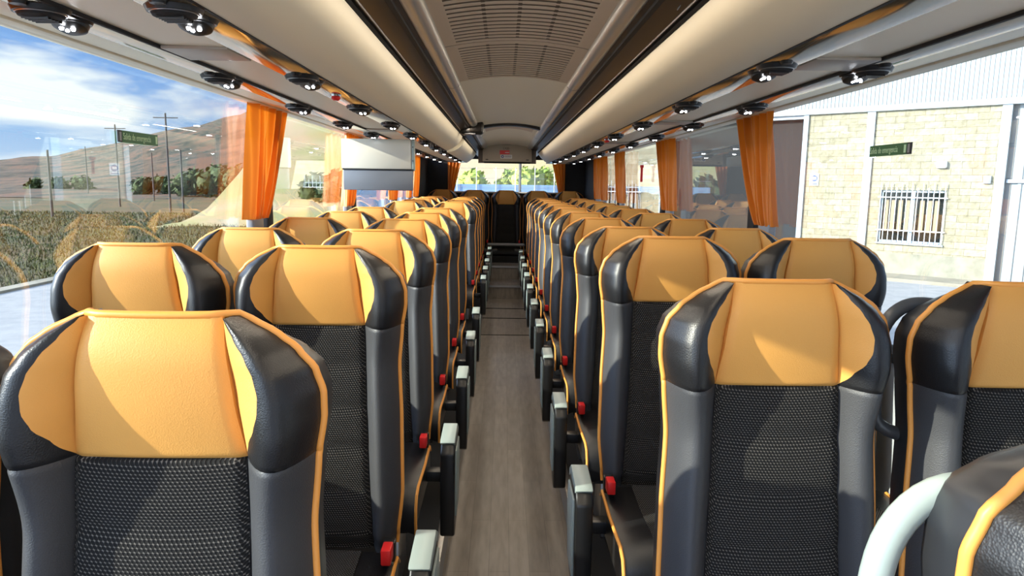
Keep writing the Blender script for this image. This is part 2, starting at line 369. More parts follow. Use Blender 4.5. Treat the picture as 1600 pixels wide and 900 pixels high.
# bulkhead over the rear row, with stickers
bk = thing('rear_bulkhead', 'beige ceiling bulkhead with red and white stickers above rear window', 'bulkhead', (0, 9.6, Z(.3)))
pl = [(-.33, 0), (.33, 0), (.33, .16), (.27, .205), (.12, .225), (-.12, .225), (-.27, .205), (-.33, .16)]
MB().prism(pl, 0, .05).build('panel', 'bulkhead', bk, bevel=.006)
pl2 = [(-.39, -.02), (.39, -.02), (.39, .30), (-.39, .30)]
MB().prism(pl2, .05, .08).build('surround', 'surround', bk)
MB().box(-.31, .31, -.003, .05, -.022, -.004).build('lower_seal', 'matte_black', bk)
RX = Matrix.Rotation(PI / 2, 4, 'X')
s_ = MB().box(-.10, .03, -.004, -.0005, .098, .150).build('red_sticker', 'red', bk); 
MB().box(-.03, .025, -.0055, -.004, .118, .126).build('print_bar', 'white', s_)
s_ = MB().box(-.09, .065, -.004, -.0005, .042, .092).build('white_sticker', 'white', bk)
mb = MB(); mb.tube([(-.063, -.0045, .068), (-.063, -.0055, .068)], .020, 20); mb.build('blue_circle', 'blue', s_)
mb = MB(); mb.tube([(-.063, -.0056, .068), (-.063, -.0062, .068)], .008, 14); mb.build('white_dot', 'white', s_)
mb = MB(); [mb.box(-.035, .055, -.0055, -.004, z, z + .003) for z in (.056, .063, .070, .077)]; mb.build('print_lines', 'screen_back', s_)
text_mesh('LX50', .036, 'black', bk, Matrix.Translation((-.055, -.002, .174)) @ RX)
mb = MB(); mb.box(-.29, -.255, -.004, 0, .022, .032); mb.box(.255, .29, -.004, 0, .022, .032); mb.build('fastener', 'black', bk)

# bins, service panels, strips : right continuous, left in two lengths
BINP = [(.583, .305), (.545, .309), (.510, .320), (.478, .338), (.450, .362), (.430, .392), (.42, .42)]
def bin_(s, y0, y1, label, dx=0, dz=0, near_cap=False, end=.25):
    t = thing('overhead_bin', label, 'luggage bin', (0, y0, Z(.305)), 'overhead luggage bins')
    pts = [(x + dx, z + dz) for x, z in BINP]
    back = (.584 + dx, .307)
    rows = []; n = 14; L_ = y1 - y0
    ys = [0] + [L_ - end + end * math.sin(PI / 2 * i / n) for i in range(n + 1)]
    for j, y in enumerate(ys):
        k = 0 if j == 0 else 1 - math.cos(PI / 2 * (j - 1) / n)          # far end rounds away
        rows.append([(s * (x + (back[0] - x) * .85 * k), y, (z - .305) + (.06 * k if i > 2 else 0)) for i, (x, z) in enumerate(pts)] + [(s * back[0], y, .29), (s * back[0], y, 0.002)])
    m_ = MB(); m_.grid(rows); m_.add(rows[0], [tuple(range(len(rows[0])))]); m_.add(rows[-1], [tuple(range(len(rows[-1])))])
    m_.build('bin_door', 'beige', t, smooth=True)
    g = MB(); g.prism([(s * (.42 + dx), .118 + dz), (s * (.412 + dx), .123 + dz), (s * (.424 + dx), .137 + dz), (s * (.432 + dx), .128 + dz)], 0, L_ - end * .6); g.build('edge_seal', 'matte_black', t)
    g = MB(); g.tube([(s * (.408 + dx), .0, .134 + dz), (s * (.408 + dx), L_ - end * .6, .134 + dz)], .0035, 6); g.build('edge_bead', 'steel', t)
    return t
bin_(1, Y0, 10.15, 'long beige luggage bin along the whole right side', end=.6)
bin_(-1, Y0, 6.75, 'long near beige luggage bin on the left side', end=.3)
bin_(-1, 6.765, 10.15, 'shorter far beige luggage bin, left side, behind the rounded bin end', dx=.0, dz=-.012, end=.6)
for s in (-1, 1):
    k = 40 if s < 0 else 60
    # glossy dark cove and silver rail between bin and ceiling panel
    MB().prism([(s * .32, Z(.475)), (s * .372, Z(.452)), (s * .415, Z(.438)), (s * .46, Z(.43)), (s * .46, Z(.60)), (s * .32, Z(.60))], Y0, Y1).build('trim_%d' % k, 'gloss_black', kind='structure', smooth=True, angle=30)
    rl = [(s * (.304 + .037 * math.cos(a)), Z(.497 + .028 * math.sin(a))) for a in [2 * PI * i / 18 for i in range(18)]]
    MB().prism(rl, Y0, 9.6).build('trim_%d' % (k + 1), 'rail', kind='structure', smooth=True, angle=50)
    MB().box(*sorted((s * .273, s * .46)), Y0, Y1, Z(.50), Z(.60)).build('trim_%d' % (k + 2), 'gloss_black', kind='structure')
    for i, y in enumerate((1.6, 3.62, 5.5, 7.4)):
        rg_ = [(s * (.304 + .0382 * math.cos(a)), Z(.497 + .0292 * math.sin(a))) for a in [2 * PI * i_ / 18 for i_ in range(18)]]
        MB().prism(rg_, y, y + .012).build('trim_%d' % (k + 10 + i), 'grey_plastic', kind='structure')
    MB().box(*sorted((s * .337, s * .352)), Y0, Y1, Z(.458), Z(.476)).build('trim_%d' % (k + 3), 'rearblack', kind='structure')
    # service panel underside
    sp_ = [(s * .577, Z(.322)), (s * .583, Z(.309)), (s * .69, Z(.309)), (s * .855, Z(.312)), (s * .93, Z(.315)), (s * 1.0, Z(.33)), (s * 1.22, ZTOP), (s * 1.30, ZTOP), (s * 1.30, Z(.60)), (s * .62, Z(.60)), (s * .62, Z(.322))]
    MB().prism(sp_, Y0, 10.6).build('trim_%d' % (k + 4), 'beige', kind='structure')
    a, c = sorted((s * .589, s * .688)); MB().box(a, c, Y0, 10.2, Z(.304), Z(.312)).build('trim_%d' % (k + 5), 'strip', kind='structure', bevel=.002)
    a, c = sorted((s * .858, s * .932)); MB().box(a, c, Y0, 10.2, Z(.306), Z(.318)).build('trim_%d' % (k + 6), 'strip', kind='structure', bevel=.002)
    for j, x in enumerate((.5855, .855)):
        a, c = sorted((s * (x - .004), s * (x + .003))); MB().box(a, c, Y0, 10.2, Z(.3035), Z(.314)).build('trim_%d' % (k + 7 + j), 'rearblack', kind='structure')
    # valance rail holding the curtains
    MB().box(*sorted((s * 1.195, s * 1.235)), Y0, 10.0, ZTOP - .012, ZTOP + .01).build('trim_%d' % (k + 9), 'beige', kind='structure', bevel=.003)
# grey cover plates between the strips
first = True
for s, ys in ((-1, (1.72, 4.2)), (1, (1.72, 3.4, 5.1))):
    for y in ys:
        o = MB().box(*sorted((s * .694, s * .850)), y, y + .16, Z(.303), Z(.311)).build('cover_plate', 'cover_plate', bevel=.002)
        side = 'left' if s < 0 else 'right'
        pos = {1.72: 'nearest of those', 3.4: 'second of those', 5.1: 'farthest of those', 4.2: 'farther of the two'}[y]
        tag(o, 'small grey brown cover plate between the %s mirror strips, %s' % (side, pos), 'cover plate', 'grey cover plates under the bins')

# ------------------------------------------------------------------ reading light + air vent sets
def service_unit(s):
    t = thing('service_unit', '', 'reading light', (0, 0, 0), 'air vent and reading light sets')
    b_ = MB(); b_.disc((0, 0, 0), .050, .046, 0, -.009, 28); b_.disc((0, .088, 0), .042, .038, 0, -.008, 28); b_.box(-.034, .034, -.01, .09, -.006, 0); b_.build('housing', 'black_plastic', t, smooth=True)
    v = MB(); v.tube([(0, 0, -.008), (0, 0, -.015), (0, 0, -.018)], [.040, .037, .026], 24); v.build('vent', 'matte_black', t, smooth=True)
    rg = MB(); rg.tube([(.0405 * math.cos(a), .0405 * math.sin(a), -.0095) for a in [2 * PI * i / 28 for i in range(29)]], .0016, 6); rg.build('vent_ring', 'steel', t, smooth=True)
    f = MB()
    for k in range(5): f.box(-.024, .024, -.020 + k * .010, -.017 + k * .010, -.021, -.016)
    f.build('vent_fins', 'black_plastic', t)
    lp = MB(); lp.tube([(0, .088, -.007), (0, .086, -.015), (0, .084, -.020)], [.034, .031, .020], 24); lp.build('lamp', 'black_plastic', t, smooth=True)
    for a in (0, 2.1, 4.2):
        d = MB(); c = (.011 * math.cos(a), .078 + .011 * math.sin(a), -.0300); d.tube([(c[0], c[1], -.019), (c[0], c[1] - .001, -.0225)], [.0045, .0035], 10); d.build('led', 'led', t, smooth=True)
    kn = MB(); kn.disc((.0, -.062, 0), .016, .013, 0, -.007, 18); kn.build('call_button', 'black_plastic', t, smooth=True)
    return t
proto = None
ordn = ['nearest', 'second', 'third', 'fourth', 'fifth', 'sixth', 'seventh', 'eighth', 'ninth', 'tenth', 'eleventh', 'farthest']
RROW = [.548 + .83 * i for i in range(12)]; RROW[0] = .353; RROW[1] = 1.30
LROW = [.918] + [1.80 + .83 * i for i in range(5)]
LROW2 = [6.93 + .78 * i for i in range(5)]
spots = []
for s in (-1, 1):
    ys = [1.42 + .81 * i for i in range(11)] if s < 0 else [1.06 + .85 * i for i in range(11)]
    for strip, x in (('inner', .638), ('outer', .895)):
        for i, y in enumerate(ys):
            if strip == 'inner' and s > 0 and i == 0: continue
            spots.append((s, strip, x, y + (.03 if strip == 'outer' else 0), i))
for (s, strip, x, y, i) in spots:
    lab = 'black round air vent and reading light on the %s %s strip, %s from the front' % (('left' if s < 0 else 'right'), strip, ordn[i] if i else 'first')
    loc = (s * x, y - .09, Z(.304) if strip == 'inner' else Z(.306))
    if proto is None: proto = service_unit(s); proto.location = loc; proto['label'] = lab
    else: dup(proto, loc, lab)
for s, y, lab in ((-1, 2.56, 'red round knob on the left inner mirror strip'), (1, 4.75, 'red round knob on the right inner mirror strip')):
    t = thing('hammer_knob', lab, 'knob', (s * .638, y, Z(.304)), 'red knobs under the bins')
    MB().disc((0, 0, 0), .020, .018, 0, -.006, 18).build('base_ring', 'chrome', t, smooth=True)
    MB().tube([(0, 0, -.004), (0, 0, -.014), (0, 0, -.020)], [.014, .016, .010], 16).build('cap', 'red', t, smooth=True)

# ------------------------------------------------------------------ seats
SEATH = .815
def lerp_tab(tab, v):
    for (a, x), (b_, y) in zip(tab, tab[1:]):
        if v <= b_: 
            t = (v - a) / (b_ - a); t = t * t * (3 - 2 * t) * .5 + t * .5; return x + (y - x) * t
    return tab[-1][1]
TW = [(0, .208), (.15, .222), (.35, .218), (.50, .211), (.60, .218), (.665, .228), (.70, .228), (.735, .218), (.765, .194), (.787, .165), (.803, .134), (.815, .106)]
TS1 = [(0, .150), (.25, .135), (.45, .128), (.608, .124), (.70, .112), (.815, .098)]
TS2 = [(.0, .124), (.608, .124), (.64, .138), (.665, .152), (.69, .160), (.715, .161), (.74, .154), (.765, .140), (.79, .120), (.815, .100)]
VH = .608                                    # lower edge of the orange headrest panel
LEAN = math.tan(math.radians(6.5))
def relief(x, v):
    w = lerp_tab(TW, v); s1 = lerp_tab(TS1, v); ax = abs(x); f = 0
    if ax <= s1:
        q = ax / s1; f = .008 * (1 - q * q) * (1 if v > VH else .6)
        if v < VH:
            ph = (v - .053) / .1125; d = abs(ph - round(ph)) * .112
            f += .006 * min(1, (d / .03)) ** .5 if v > .02 else 0
        else: f += .012 * math.sin(PI * min(1, max(0, (v - VH) / .2)))
        f -= .006 * math.exp(-((s1 - ax) / .006) ** 2)
    else:
        t = min(1, (ax - s1) / max(w - s1, 1e-4))
        k = min(1, max(0, (v - .50) / .16)); k = k * k * (3 - 2 * k); B = .040 + .022 * k
        if v > .64: B *= 1 - .8 * ((v - .64) / .175) ** 1.8
        s2 = max(lerp_tab(TS2, v), s1); tm = .45 + .13 * k
        if t < tm: f = B * math.sin(PI / 2 * t / tm) ** 1.05
        else: f = B - (B + .032) * ((t - tm) / (1 - tm)) ** 2.0
        f -= .006 * math.exp(-(t / .06) ** 2)
    if v > .74: f -= .020 * ((v - .74) / .075) ** 2.2
    if v < .03: f -= .01
    d = abs(v - VH)
    f -= .003 * math.exp(-(d / .004) ** 2)
    return f
def lean(v): return v * LEAN - .43 * max(0, v - .5) ** 2
def P(x, v, extra=0): return (x, lean(v) - relief(x, v) + extra, .43 + v)
def vs_(a, b_, n): return [a + (b_ - a) * i / n for i in range(n + 1)]
def cosn(n): return [.5 - .5 * math.cos(PI * i / n) for i in range(n + 1)]
VLO = vs_(0, VH - .02, 44) + vs_(VH - .016, VH, 5)
VHI = vs_(VH, VH + .016, 5) + vs_(VH + .02, SEATH, 26)
def strip(vs, fa, fb, n):
    m_ = MB(); m_.grid([[P(fa(v) + (fb(v) - fa(v)) * q, v) for q in cosn(n)] for v in vs]); return m_
fW = lambda v: lerp_tab(TW, v); fS1 = lambda v: lerp_tab(TS1, v); fS2 = lambda v: max(lerp_tab(TS2, v), lerp_tab(TS1, v))
neg = lambda f: (lambda v: -f(v))
def join(*ms):
    o = MB()
    for q in ms: o.add(q.v, q.f)
    return o
def seat_meshes():
    me = {}
    me['headrest_panel'] = (join(strip(VHI, neg(fS1), fS1, 16)), 'orange')
    me['headrest_wing'] = [(strip(VHI, f1, f2, 8), 'orange') for f1, f2 in ((fS1, fS2), (neg(fS2), neg(fS1)))]
    me['headrest_bolster'] = [(strip(VHI, f1, f2, 10), 'black_leather') for f1, f2 in ((fS2, fW), (neg(fW), neg(fS2)))]
    me['side_bolster'] = [(strip(VLO, f1, f2, 14), 'grey_leather') for f1, f2 in ((fS1, fW), (neg(fW), neg(fS1)))]
    me['backrest_panel'] = (strip(VLO, neg(fS1), fS1, 18), 'fabric')
    # rear shell : side band, top and back
    sh = MB(); vs = VLO + VHI[1:]
    def back(v): return lean(v) + .118 - .045 * max(0, (v - .70) / .13) ** 2
    rows = []
    for v in vs:
        w = fW(v); f0 = P(w, v)[1]; bk_ = back(v); wb = w * .93
        ring = [(w, f0, .43 + v), (w * 1.006, f0 + .3 * (bk_ - f0), .43 + v), (w * 1.0, f0 + .75 * (bk_ - f0), .43 + v), (wb, bk_, .43 + v), (wb * .5, bk_ + .022, .43 + v), (0, bk_ + .026, .43 + v)]
        dz_ = .022 * (max(0, v - .70) / .115) ** 2; ring = ring[:2] + [(x, y, z - dz_ * .7) for x, y, z in ring[2:3]] + [(x, y, z - dz_) for x, y, z in ring[3:]]
        rows.append(ring + [(-x, y, z) for x, y, z in reversed(ring[:-1])])
    sh.grid(rows)
    # cap from top front edge to top back edge
    top_f = [P(-fW(SEATH) + 2 * fW(SEATH) * q, SEATH) for q in cosn(8)]
    rt = rows[-1]; tb = [(-fW(SEATH) + 2 * fW(SEATH) * q, back(SEATH) + .02, .43 + SEATH - .022) for q in cosn(8)]
    tm = [((a[0] + c[0]) / 2, (a[1] + c[1]) / 2, a[2] + .001) for a, c in zip(top_f, tb)]
    sh.grid([top_f, tm, tb])
    me['backrest_shell'] = (sh, 'shell')
    pp = [(fW(v) + .002, P(fW(v), v)[1] + .002, .43 + v) for v in vs]
    top = [(x, P(x, SEATH)[1] + .004, .43 + SEATH + .003) for x in vs_(.098, -.098, 10)]
    pp = pp + top + [(-x, y, z) for x, y, z in reversed(pp)]
    me['backrest_piping'] = (MB().tube(pp, .0062, 7), 'piping')
    return me
SM = seat_meshes()
def rbox(x0, x1, y0, y1, z0, z1): return MB().box(x0, x1, y0, y1, z0, z1)
def cushion_rows(xa, xb, n, sink=0):
    # profile along y (front at -.47), z top about .45
    prof = [(-.02, .425), (-.05, .452), (-.20, .442), (-.33, .448), (-.41, .452), (-.455, .440), (-.478, .405), (-.484, .36), (-.478, .315)]
    return [[(xa + (xb - xa) * i / n, y, z - (.018 * (abs(xa + (xb - xa) * i / n) / .22) ** 6) + sink) for i in range(n + 1)] for y, z in prof]
def make_seat(aisle, arm, handle=None, base=True, ho=0):
    t = thing('coach_seat', '', 'seat', (0, 0, 0), 'coach seats')
    for nm in ('headrest_panel', 'backrest_panel', 'backrest_shell', 'backrest_piping'):
        q, mm_ = SM[nm]; q.build(nm, mm_, t, smooth=True, angle=60)
    for nm in ('headrest_wing', 'headrest_bolster', 'side_bolster'):
        for q, mm_ in SM[nm]: q.build(nm, mm_, t, smooth=True, angle=60)
    # cushion
    c = MB(); rows = cushion_rows(-.222, .222, 22); c.grid(rows)
    for sgn, idx in ((-1, 0), (1, -1)):
        edge = [r_[idx] for r_ in rows]; low = [(p_[0], p_[1] * .97, .32) for p_ in edge]; c.grid([edge, low])
    c.grid([[(-.222, -.478, .315), (.222, -.478, .315)], [(-.222, -.02, .315), (.222, -.02, .315)]])
    cu = c.build('seat_cushion', 'black_leather', t, smooth=True, angle=50)
    MB().grid(cushion_rows(-.13, .13, 10, .0025)).build('cushion_panel', 'fabric', t, smooth=True)
    for sgn in (-1, 1):
        MB().tube([(sgn * .223, y, z - .018) for _, y, z in [r_[0][:1] + r_[0][1:] for r_ in cushion_rows(0, .1, 1)]], .0052, 7).build('cushion_piping', 'piping', t, smooth=True)
    # belt buckle on the aisle side
    bu = MB().box(aisle * .207 - .013, aisle * .207 + .013, -.135, -.085, .458, .500).build('belt_buckle', 'red', t, bevel=.004)
    MB().box(aisle * .207 - .016, aisle * .207 + .016, -.085, -.055, .44, .495).build('buckle_stalk', 'black_plastic', bu, bevel=.004)
    if base:
        b_ = MB(); b_.box(-.19, .19, -.42, -.05, .27, .315); b_.build('seat_frame', 'black_plastic', t, bevel=.006)
        l_ = MB(); l_.prism_x([(-.33, 0), (-.10, 0), (-.15, .27), (-.28, .27)], aisle * .12 - .02, aisle * .12 + .02); l_.build('pedestal_leg', 'steel', t, bevel=.004)
    if arm:
        x0, x1 = sorted((aisle * .285, aisle * .335))
        a_ = MB(); a_.prism_x([(-.30, .20), (-.26, .18), (-.12, .22), (-.08, .40), (-.09, .52), (-.13, .545), (-.27, .535), (-.30, .50)], x0, x1)
        ar = a_.build('armrest', 'black_plastic', t, bevel=.007)
        cp = MB(); cp.prism_x([(-.285, .537), (-.268, .546), (-.13, .556), (-.088, .53), (-.086, .50), (-.13, .525), (-.262, .518)], x0 - .001, x1 + .001); cp.build('armrest_cap', 'light_plastic', ar, bevel=.004)
        xo = x1 if aisle > 0 else x0
        pn = MB(); pn.prism_x([(-.27, .26), (-.14, .26), (-.10, .42), (-.11, .50), (-.26, .50)], *sorted((xo - .002 * aisle, xo + .006 * aisle))); pn.build('armrest_side_plate', 'light_plastic', ar, bevel=.003)
        br_ = MB(); br_.box(*sorted((aisle * .15, aisle * .30)), -.14, -.09, .33, .37); br_.build('armrest_bracket', 'black_plastic', ar, bevel=.004)
    if handle:
        hx = aisle
        pts = [(hx * .08, .165, 1.17), (hx * .15, .17, 1.19), (hx * .205, .17, 1.185), (hx * .245, .165, 1.150), (hx * .262, .16, 1.09), (hx * .262, .155, 1.0), (hx * .25, .15, .93), (hx * .17, .14, .90)]
        q = [Vector((p_[0] + hx * ho * (i_ > 0), p_[1], p_[2] - (.035 if ho else 0))) for i_, p_ in enumerate(pts)]; sm = []
        for i in range(len(q) - 1):
            a, b2, c2, d2 = q[max(i - 1, 0)], q[i], q[i + 1], q[min(i + 2, len(q) - 1)]
            for u in (0, .25, .5, .75):
                sm.append(.5 * ((2 * b2) + (c2 - a) * u + (2 * a - 5 * b2 + 4 * c2 - d2) * u * u + (3 * b2 - a - 3 * c2 + d2) * u ** 3))
        sm.append(q[-1]); MB().tube(sm, .0145, 14).build('grab_handle', handle, t, smooth=True)
    return t
XAL, XAR = -.537, .512       # seat centre lines beside the aisle
XWL, XWR = -1.018, .993
rows_word = ['first', 'second', 'third', 'fourth', 'fifth', 'sixth', 'seventh', 'eighth', 'ninth', 'tenth', 'eleventh', 'twelfth']
def put(proto_, x, y, label, z=PLAT, used=set()):
    if z == PLAT: z = PLAT + {(-1, .918): -.008, (-1, 1.8): .010, (1, 2.21): .018}.get((-1 if x < 0 else 1, round(y, 3) if y < 1 else round(y, 2)), 0)
    if proto_.name in used: return dup(proto_, (x, y, z), label)
    used.add(proto_.name); proto_.location = (x, y, z); proto_['label'] = label; return proto_
sLA = make_seat(1, True); sLW = make_seat(1, False); sRA = make_seat(-1, True); sRW = make_seat(-1, False)
sH = make_seat(-1, False, 'light_plastic', ho=.008); sHw = make_seat(-1, False, 'handle_dark')
put(sH, .579, .45, 'cut-off near seat at bottom right corner with pale grab handle')
put(sHw, XWR + .028, 1.30, 'window seat at the right picture edge with dark grab handle behind it')
for i, y in enumerate(RROW):
    if i >= 1: put(sRA, XAR, y, 'orange and black seat beside the aisle, right side, %s of its line' % rows_word[i - 1])
    if i >= 2: put(sRW, XWR, y, 'orange and black seat under the right windows, %s of its line' % rows_word[i - 1])
for i, y in enumerate(LROW):
    put(sLA, XAL, y, 'orange and black seat beside the aisle, left side, %s of its line' % rows_word[i])
    put(sLW, XWL, y, 'orange and black seat under the left windows, %s of its line' % rows_word[i])
for i, y in enumerate(LROW2):
    put(sLA, XAL, y, 'orange and black seat beside the aisle, left side past the monitor gap, %s there' % rows_word[i])
    put(sLW, XWL, y, 'orange and black seat under the left windows past the monitor gap, %s there' % rows_word[i])
sRear = make_seat(1, False, base=False)
for x, w in ((-.98, 'far left'), (-.49, 'left of the middle one'), (0.0, 'middle, facing straight down the aisle'), (.485, 'right of the middle one'), (.97, 'far right')):
    put(sRear, x, 10.88, 'seat of the rear bench row under rear window, ' + w, z=.235)
bb = thing('bench_base', 'black base under the middle seat of the rear row with steel bar', 'seat base', (0, 10.32, .45))
MB().box(-.26, .26, 0, .3, 0, .08).build('plinth', 'matte_black', bb)
MB().tube([(-.27, .0, .255), (.27, .0, .255)], .022, 12).build('bar', 'grey_plastic', bb, smooth=True)

# ------------------------------------------------------------------ monitor on the left
t = thing('ceiling_monitor', 'folded-down monitor hanging under the left bins, off-white panel over grey screen', 'monitor', (-.872, 4.75, Z(.294)))
MB().box(-.245, .215, -.015, .03, -.205, -.01).build('mounting_panel', 'tv_panel', t, bevel=.006)
MB().box(.218, .236, -.012, .04, -.215, 0).build('side_bracket', 'light_plastic', t, bevel=.003)
sn = MB().box(-.235, .225, -.010, .022, -.345, -.212).build('screen', 'screen_back', t, bevel=.006)
MB().box(-.24, .23, -.014, .026, -.213, -.204).build('hinge', 'matte_black', t, bevel=.002)
mb = MB(); mb.tube([(.227, -.014, -.06), (.227, -.017, -.06)], .004, 8); mb.tube([(.227, -.014, -.15), (.227, -.017, -.15)], .004, 8); mb.build('screw', 'black', t)
# black device by the end of the left bin
t = thing('ceiling_speaker', 'black rounded device fixed to the left rail beside the hatch frame', 'device', (-.315, 6.02, Z(.462)))
MB().box(-.10, .10, -.05, .05, -.055, .055).build('body', 'black_plastic', t, bevel=.028, seg=4)
MB().box(-.02, .085, -.058, -.045, -.035, .03).build('face', 'gloss_black', t, bevel=.006)
MB().tube([(-.07, 0, .0), (-.13, .01, .03), (-.14, .02, .08)], .010, 10).build('arm', 'black_plastic', t, smooth=True)
MB().tube([(-.12, -.02, -.02), (-.06, -.035, -.045), (.03, -.04, -.05)], .006, 8).build('cable', 'grey_plastic', t, smooth=True)

# ------------------------------------------------------------------ curtains
def curtain(s, ya, yb, yc, yd, label, zb=None, folds=6, clip=True):
    # top from ya to yb, bottom gathered from yc to yd
    zt = ZTOP - .005; zb = zb or 1.40
    t = thing('curtain', label, 'curtain', (s * 1.229, (ya + yb) / 2, zb), 'orange coach curtains')
    rows = []; n = 84; ym = (ya + yb) / 2; ph = random.random() * 6
    for j in range(25):
        v = j / 24; e_ = v ** 1.3; a = yc + (ya - yc) * (1 - (1 - v) ** 1.5 if False else v ** .8); b_ = yd + (yb - yd) * v ** .8
        row = []
        for i in range(n + 1):
            u = i / n; amp = .030 - .006 * v
            w = math.sin(2 * PI * folds * u + ph + .5 * math.sin(3 * v + u * 4)) + .35 * math.sin(2 * PI * folds * 2.3 * u + 1.3 * ph + v * 2)
            row.append((s * (.0 + amp * w * .8 - .004), a + (b_ - a) * u - ym, (zt - zb) * v))
        rows.append(row)
    MB().grid(rows).build('cloth', 'curtain', t, smooth=True, angle=180)
    if clip: MB().box(-.02, .02, (yc + yd) / 2 - ym - .07, (yc + yd) / 2 - ym + .07, -.10, .01).build('holder', 'grey_plastic', t, bevel=.012, seg=3)
CL = [(1.02, 1.60, .95, 1.25), (3.38, 3.93, 3.28, 3.50), (5.35, 5.95, 5.25, 5.55), (7.5, 8.15, 7.45, 7.75), (8.85, 9.25, 8.8, 9.0), (9.5, 9.98, 9.45, 9.7)]
wd = ['cut off by the picture edge', 'nearest seen whole', 'second seen whole', 'third seen whole', 'next to the one in the rear corner', 'beside the black rear corner']
for s in (-1, 1):
    for c_, w_ in zip(CL, wd):
        curtain(s, *c_, 'orange gathered window curtain on the %s side, %s' % ('left' if s < 0 else 'right', w_), folds=5 if c_[1] - c_[0] > .5 else 4, clip=c_[0] > 2, zb=1.45 if c_[0] < 2 else None)
for s in (-1, 1):
    t = thing('curtain', 'dark orange curtain at the %s end of the rear window' % ('left' if s < 0 else 'right'), 'curtain', (s * .84, Y1 - .06, 1.44), 'orange coach curtains')
    rows = []
    for j in range(15):
        v = j / 14; rows.append([(s * (.09 - (.22 - .12 * (1 - v)) * u), .02 * math.sin(u * 24 + .6), .53 * v) for u in [i / 40 for i in range(41)]])
    MB().grid(rows).build('cloth', 'curtain', t, smooth=True, angle=180)
t = thing('emergency_hammer', 'small red emergency hammer hanging by the second right curtain', 'hammer', (1.235, 6.6, 1.70))
MB().box(-.01, .01, -.012, .012, -.08, .06).build('grip', 'red', t, bevel=.004)
MB().box(-.012, .012, -.035, .035, .05, .075).build('head', 'red', t, bevel=.004)

# emergency exit stickers on the window glass
for s in (-1, 1):
    side = 'left' if s < 0 else 'right'
    t = thing('exit_sign', 'green "Salida de emergencia" sticker on the %s window' % side, 'sign', (s * 1.272, 2.44, 1.715))
    MB().box(-.002, .002, -.118, .118, -.019, .019).build('backing', 'green', t)
    yy = -.135 if s < 0 else -.135
    e_ = MB().box(-.002, .002, yy - .006, yy + .018, -.019, .019).build('end_block', 'black', t)
    MB().box(-.0026, .0026, yy + .001, yy + .013, -.014, .014).build('end_mark', 'grey_plastic', e_)
    # local text x runs along +y (left wall) or -y (right wall); text faces the aisle
    if s < 0: rot = Matrix(((0, 0, 1, .0026), (1, 0, 0, -.112), (0, 1, 0, 0), (0, 0, 0, 1)))
    else: rot = Matrix(((0, 0, -1, -.0026), (-1, 0, 0, .114), (0, 1, 0, 0), (0, 0, 0, 1)))
    text_mesh('Salida de emergencia', .030, 'sign_txt', t, rot, extrude=.0003, xs=.71)
    yb_ = .107 if s < 0 else -.107
    MB().box(-.0028, .0028, yb_ - .006, yb_ + .006, -.013, .013).build('pictogram', 'sign_txt', t)
t = text_mesh('05J0', .016, 'grey_plastic', None, Matrix(((0, .45, 1, 0), (-1, 0, 0, 0), (0, .9, -.4, 0), (0, 0, 0, 1))))
t.name = 'seat_number_marking'; t.location = (.389, 1.85, Z(.4435)); tag(t, 'tiny grey lettering on the dark glossy cove, right side', 'lettering')

# ------------------------------------------------------------------ outdoors
GZ = -1.15
gm = MB(); gm.add([(-12.2, -30, GZ), (40, -30, GZ), (40, 90, GZ), (-12.2, 90, GZ)], [(0, 1, 2, 3)]); gm.build('asphalt_ground', 'asphalt', kind='structure')
# field and hill as one terrain each
def smooth(a, b_, x): x = min(1, max(0, (x - a) / (b_ - a))); return x * x * (3 - 2 * x)
def hill_z(x, y):
    m_ = x / max(y, 1)                       # bearing
    tab = [(-2.2, .020), (-.95, .022), (-.72, .024), (-.62, .026), (-.53, .040), (-.48, .057), (-.42, .072), (-.36, .087), (-.30, .093), (-.24, .083), (-.17, .060), (-.1, .04), (.0, .04), (.3, .03)]
    h = tab[0][1]
    for (a, p_), (b2, q_) in zip(tab, tab[1:]):
        if m_ >= a: h = p_ + (q_ - p_) * min(1, (m_ - a) / (b2 - a))
    n_ = noise.noise(Vector((x * .02, y * .02, 0))) + .5 * noise.noise(Vector((x * .06, y * .06, 3)))
    top = 340 * h
    return GZ + smooth(90, 330, y) * (top + 2.7) * (1 + .10 * n_) + smooth(60, 120, y) * n_ * 1.2
hm = MB(); rows = []
for j in range(70):
    y = 14 * (420 / 14) ** (j / 69); rows.append([(y * m_, y, hill_z(y * m_, y)) for m_ in [-2.2 + 2.5 * i / 160 for i in range(161)]])
rows = [[(x, y, z) for x, y, z in r_] for r_ in rows]
hm.grid([r_ for r_ in rows if r_[0][1] > 95]); hm.build('hill', 'hill', kind='structure', smooth=True, angle=180)
fm = MB(); fm.add([(-400, -60, GZ + .01), (-12.2, -60, GZ + .01), (-12.2, 130, GZ + .01), (-400, 130, GZ + .01)], [(0, 1, 2, 3)]); fm.build('grass_field', 'grass', kind='structure')
kb = MB(); kb.box(-12.3, -11.9, -20, 90, GZ, GZ + .06); kb.build('road_edge', 'pavement', kind='structure')
gb = MB(); random.seed(3)
vv_, ff_ = [], []
for k in range(80000):
    y = 4 + 54 * random.random() ** 1.5; x = -12.4 - random.random() * (6 + y * .7)
    h_ = random.uniform(.05, .20); a = random.uniform(0, PI); w_ = random.uniform(.008, .018) * (1 + y * .03); lx, ly = random.uniform(-.08, .08), random.uniform(-.08, .08)
    o = len(vv_); vv_ += [(x - w_ * math.cos(a), y - w_ * math.sin(a), GZ), (x + w_ * math.cos(a), y + w_ * math.sin(a), GZ), (x + lx, y + ly, GZ + h_)]; ff_.append((o, o + 1, o + 2))
gb.add(vv_, ff_); go = gb.build('tall_grass', 'blade'); go['kind'] = 'stuff'; tag(go, 'rough tufts of dry green grass along the asphalt edge', 'grass')
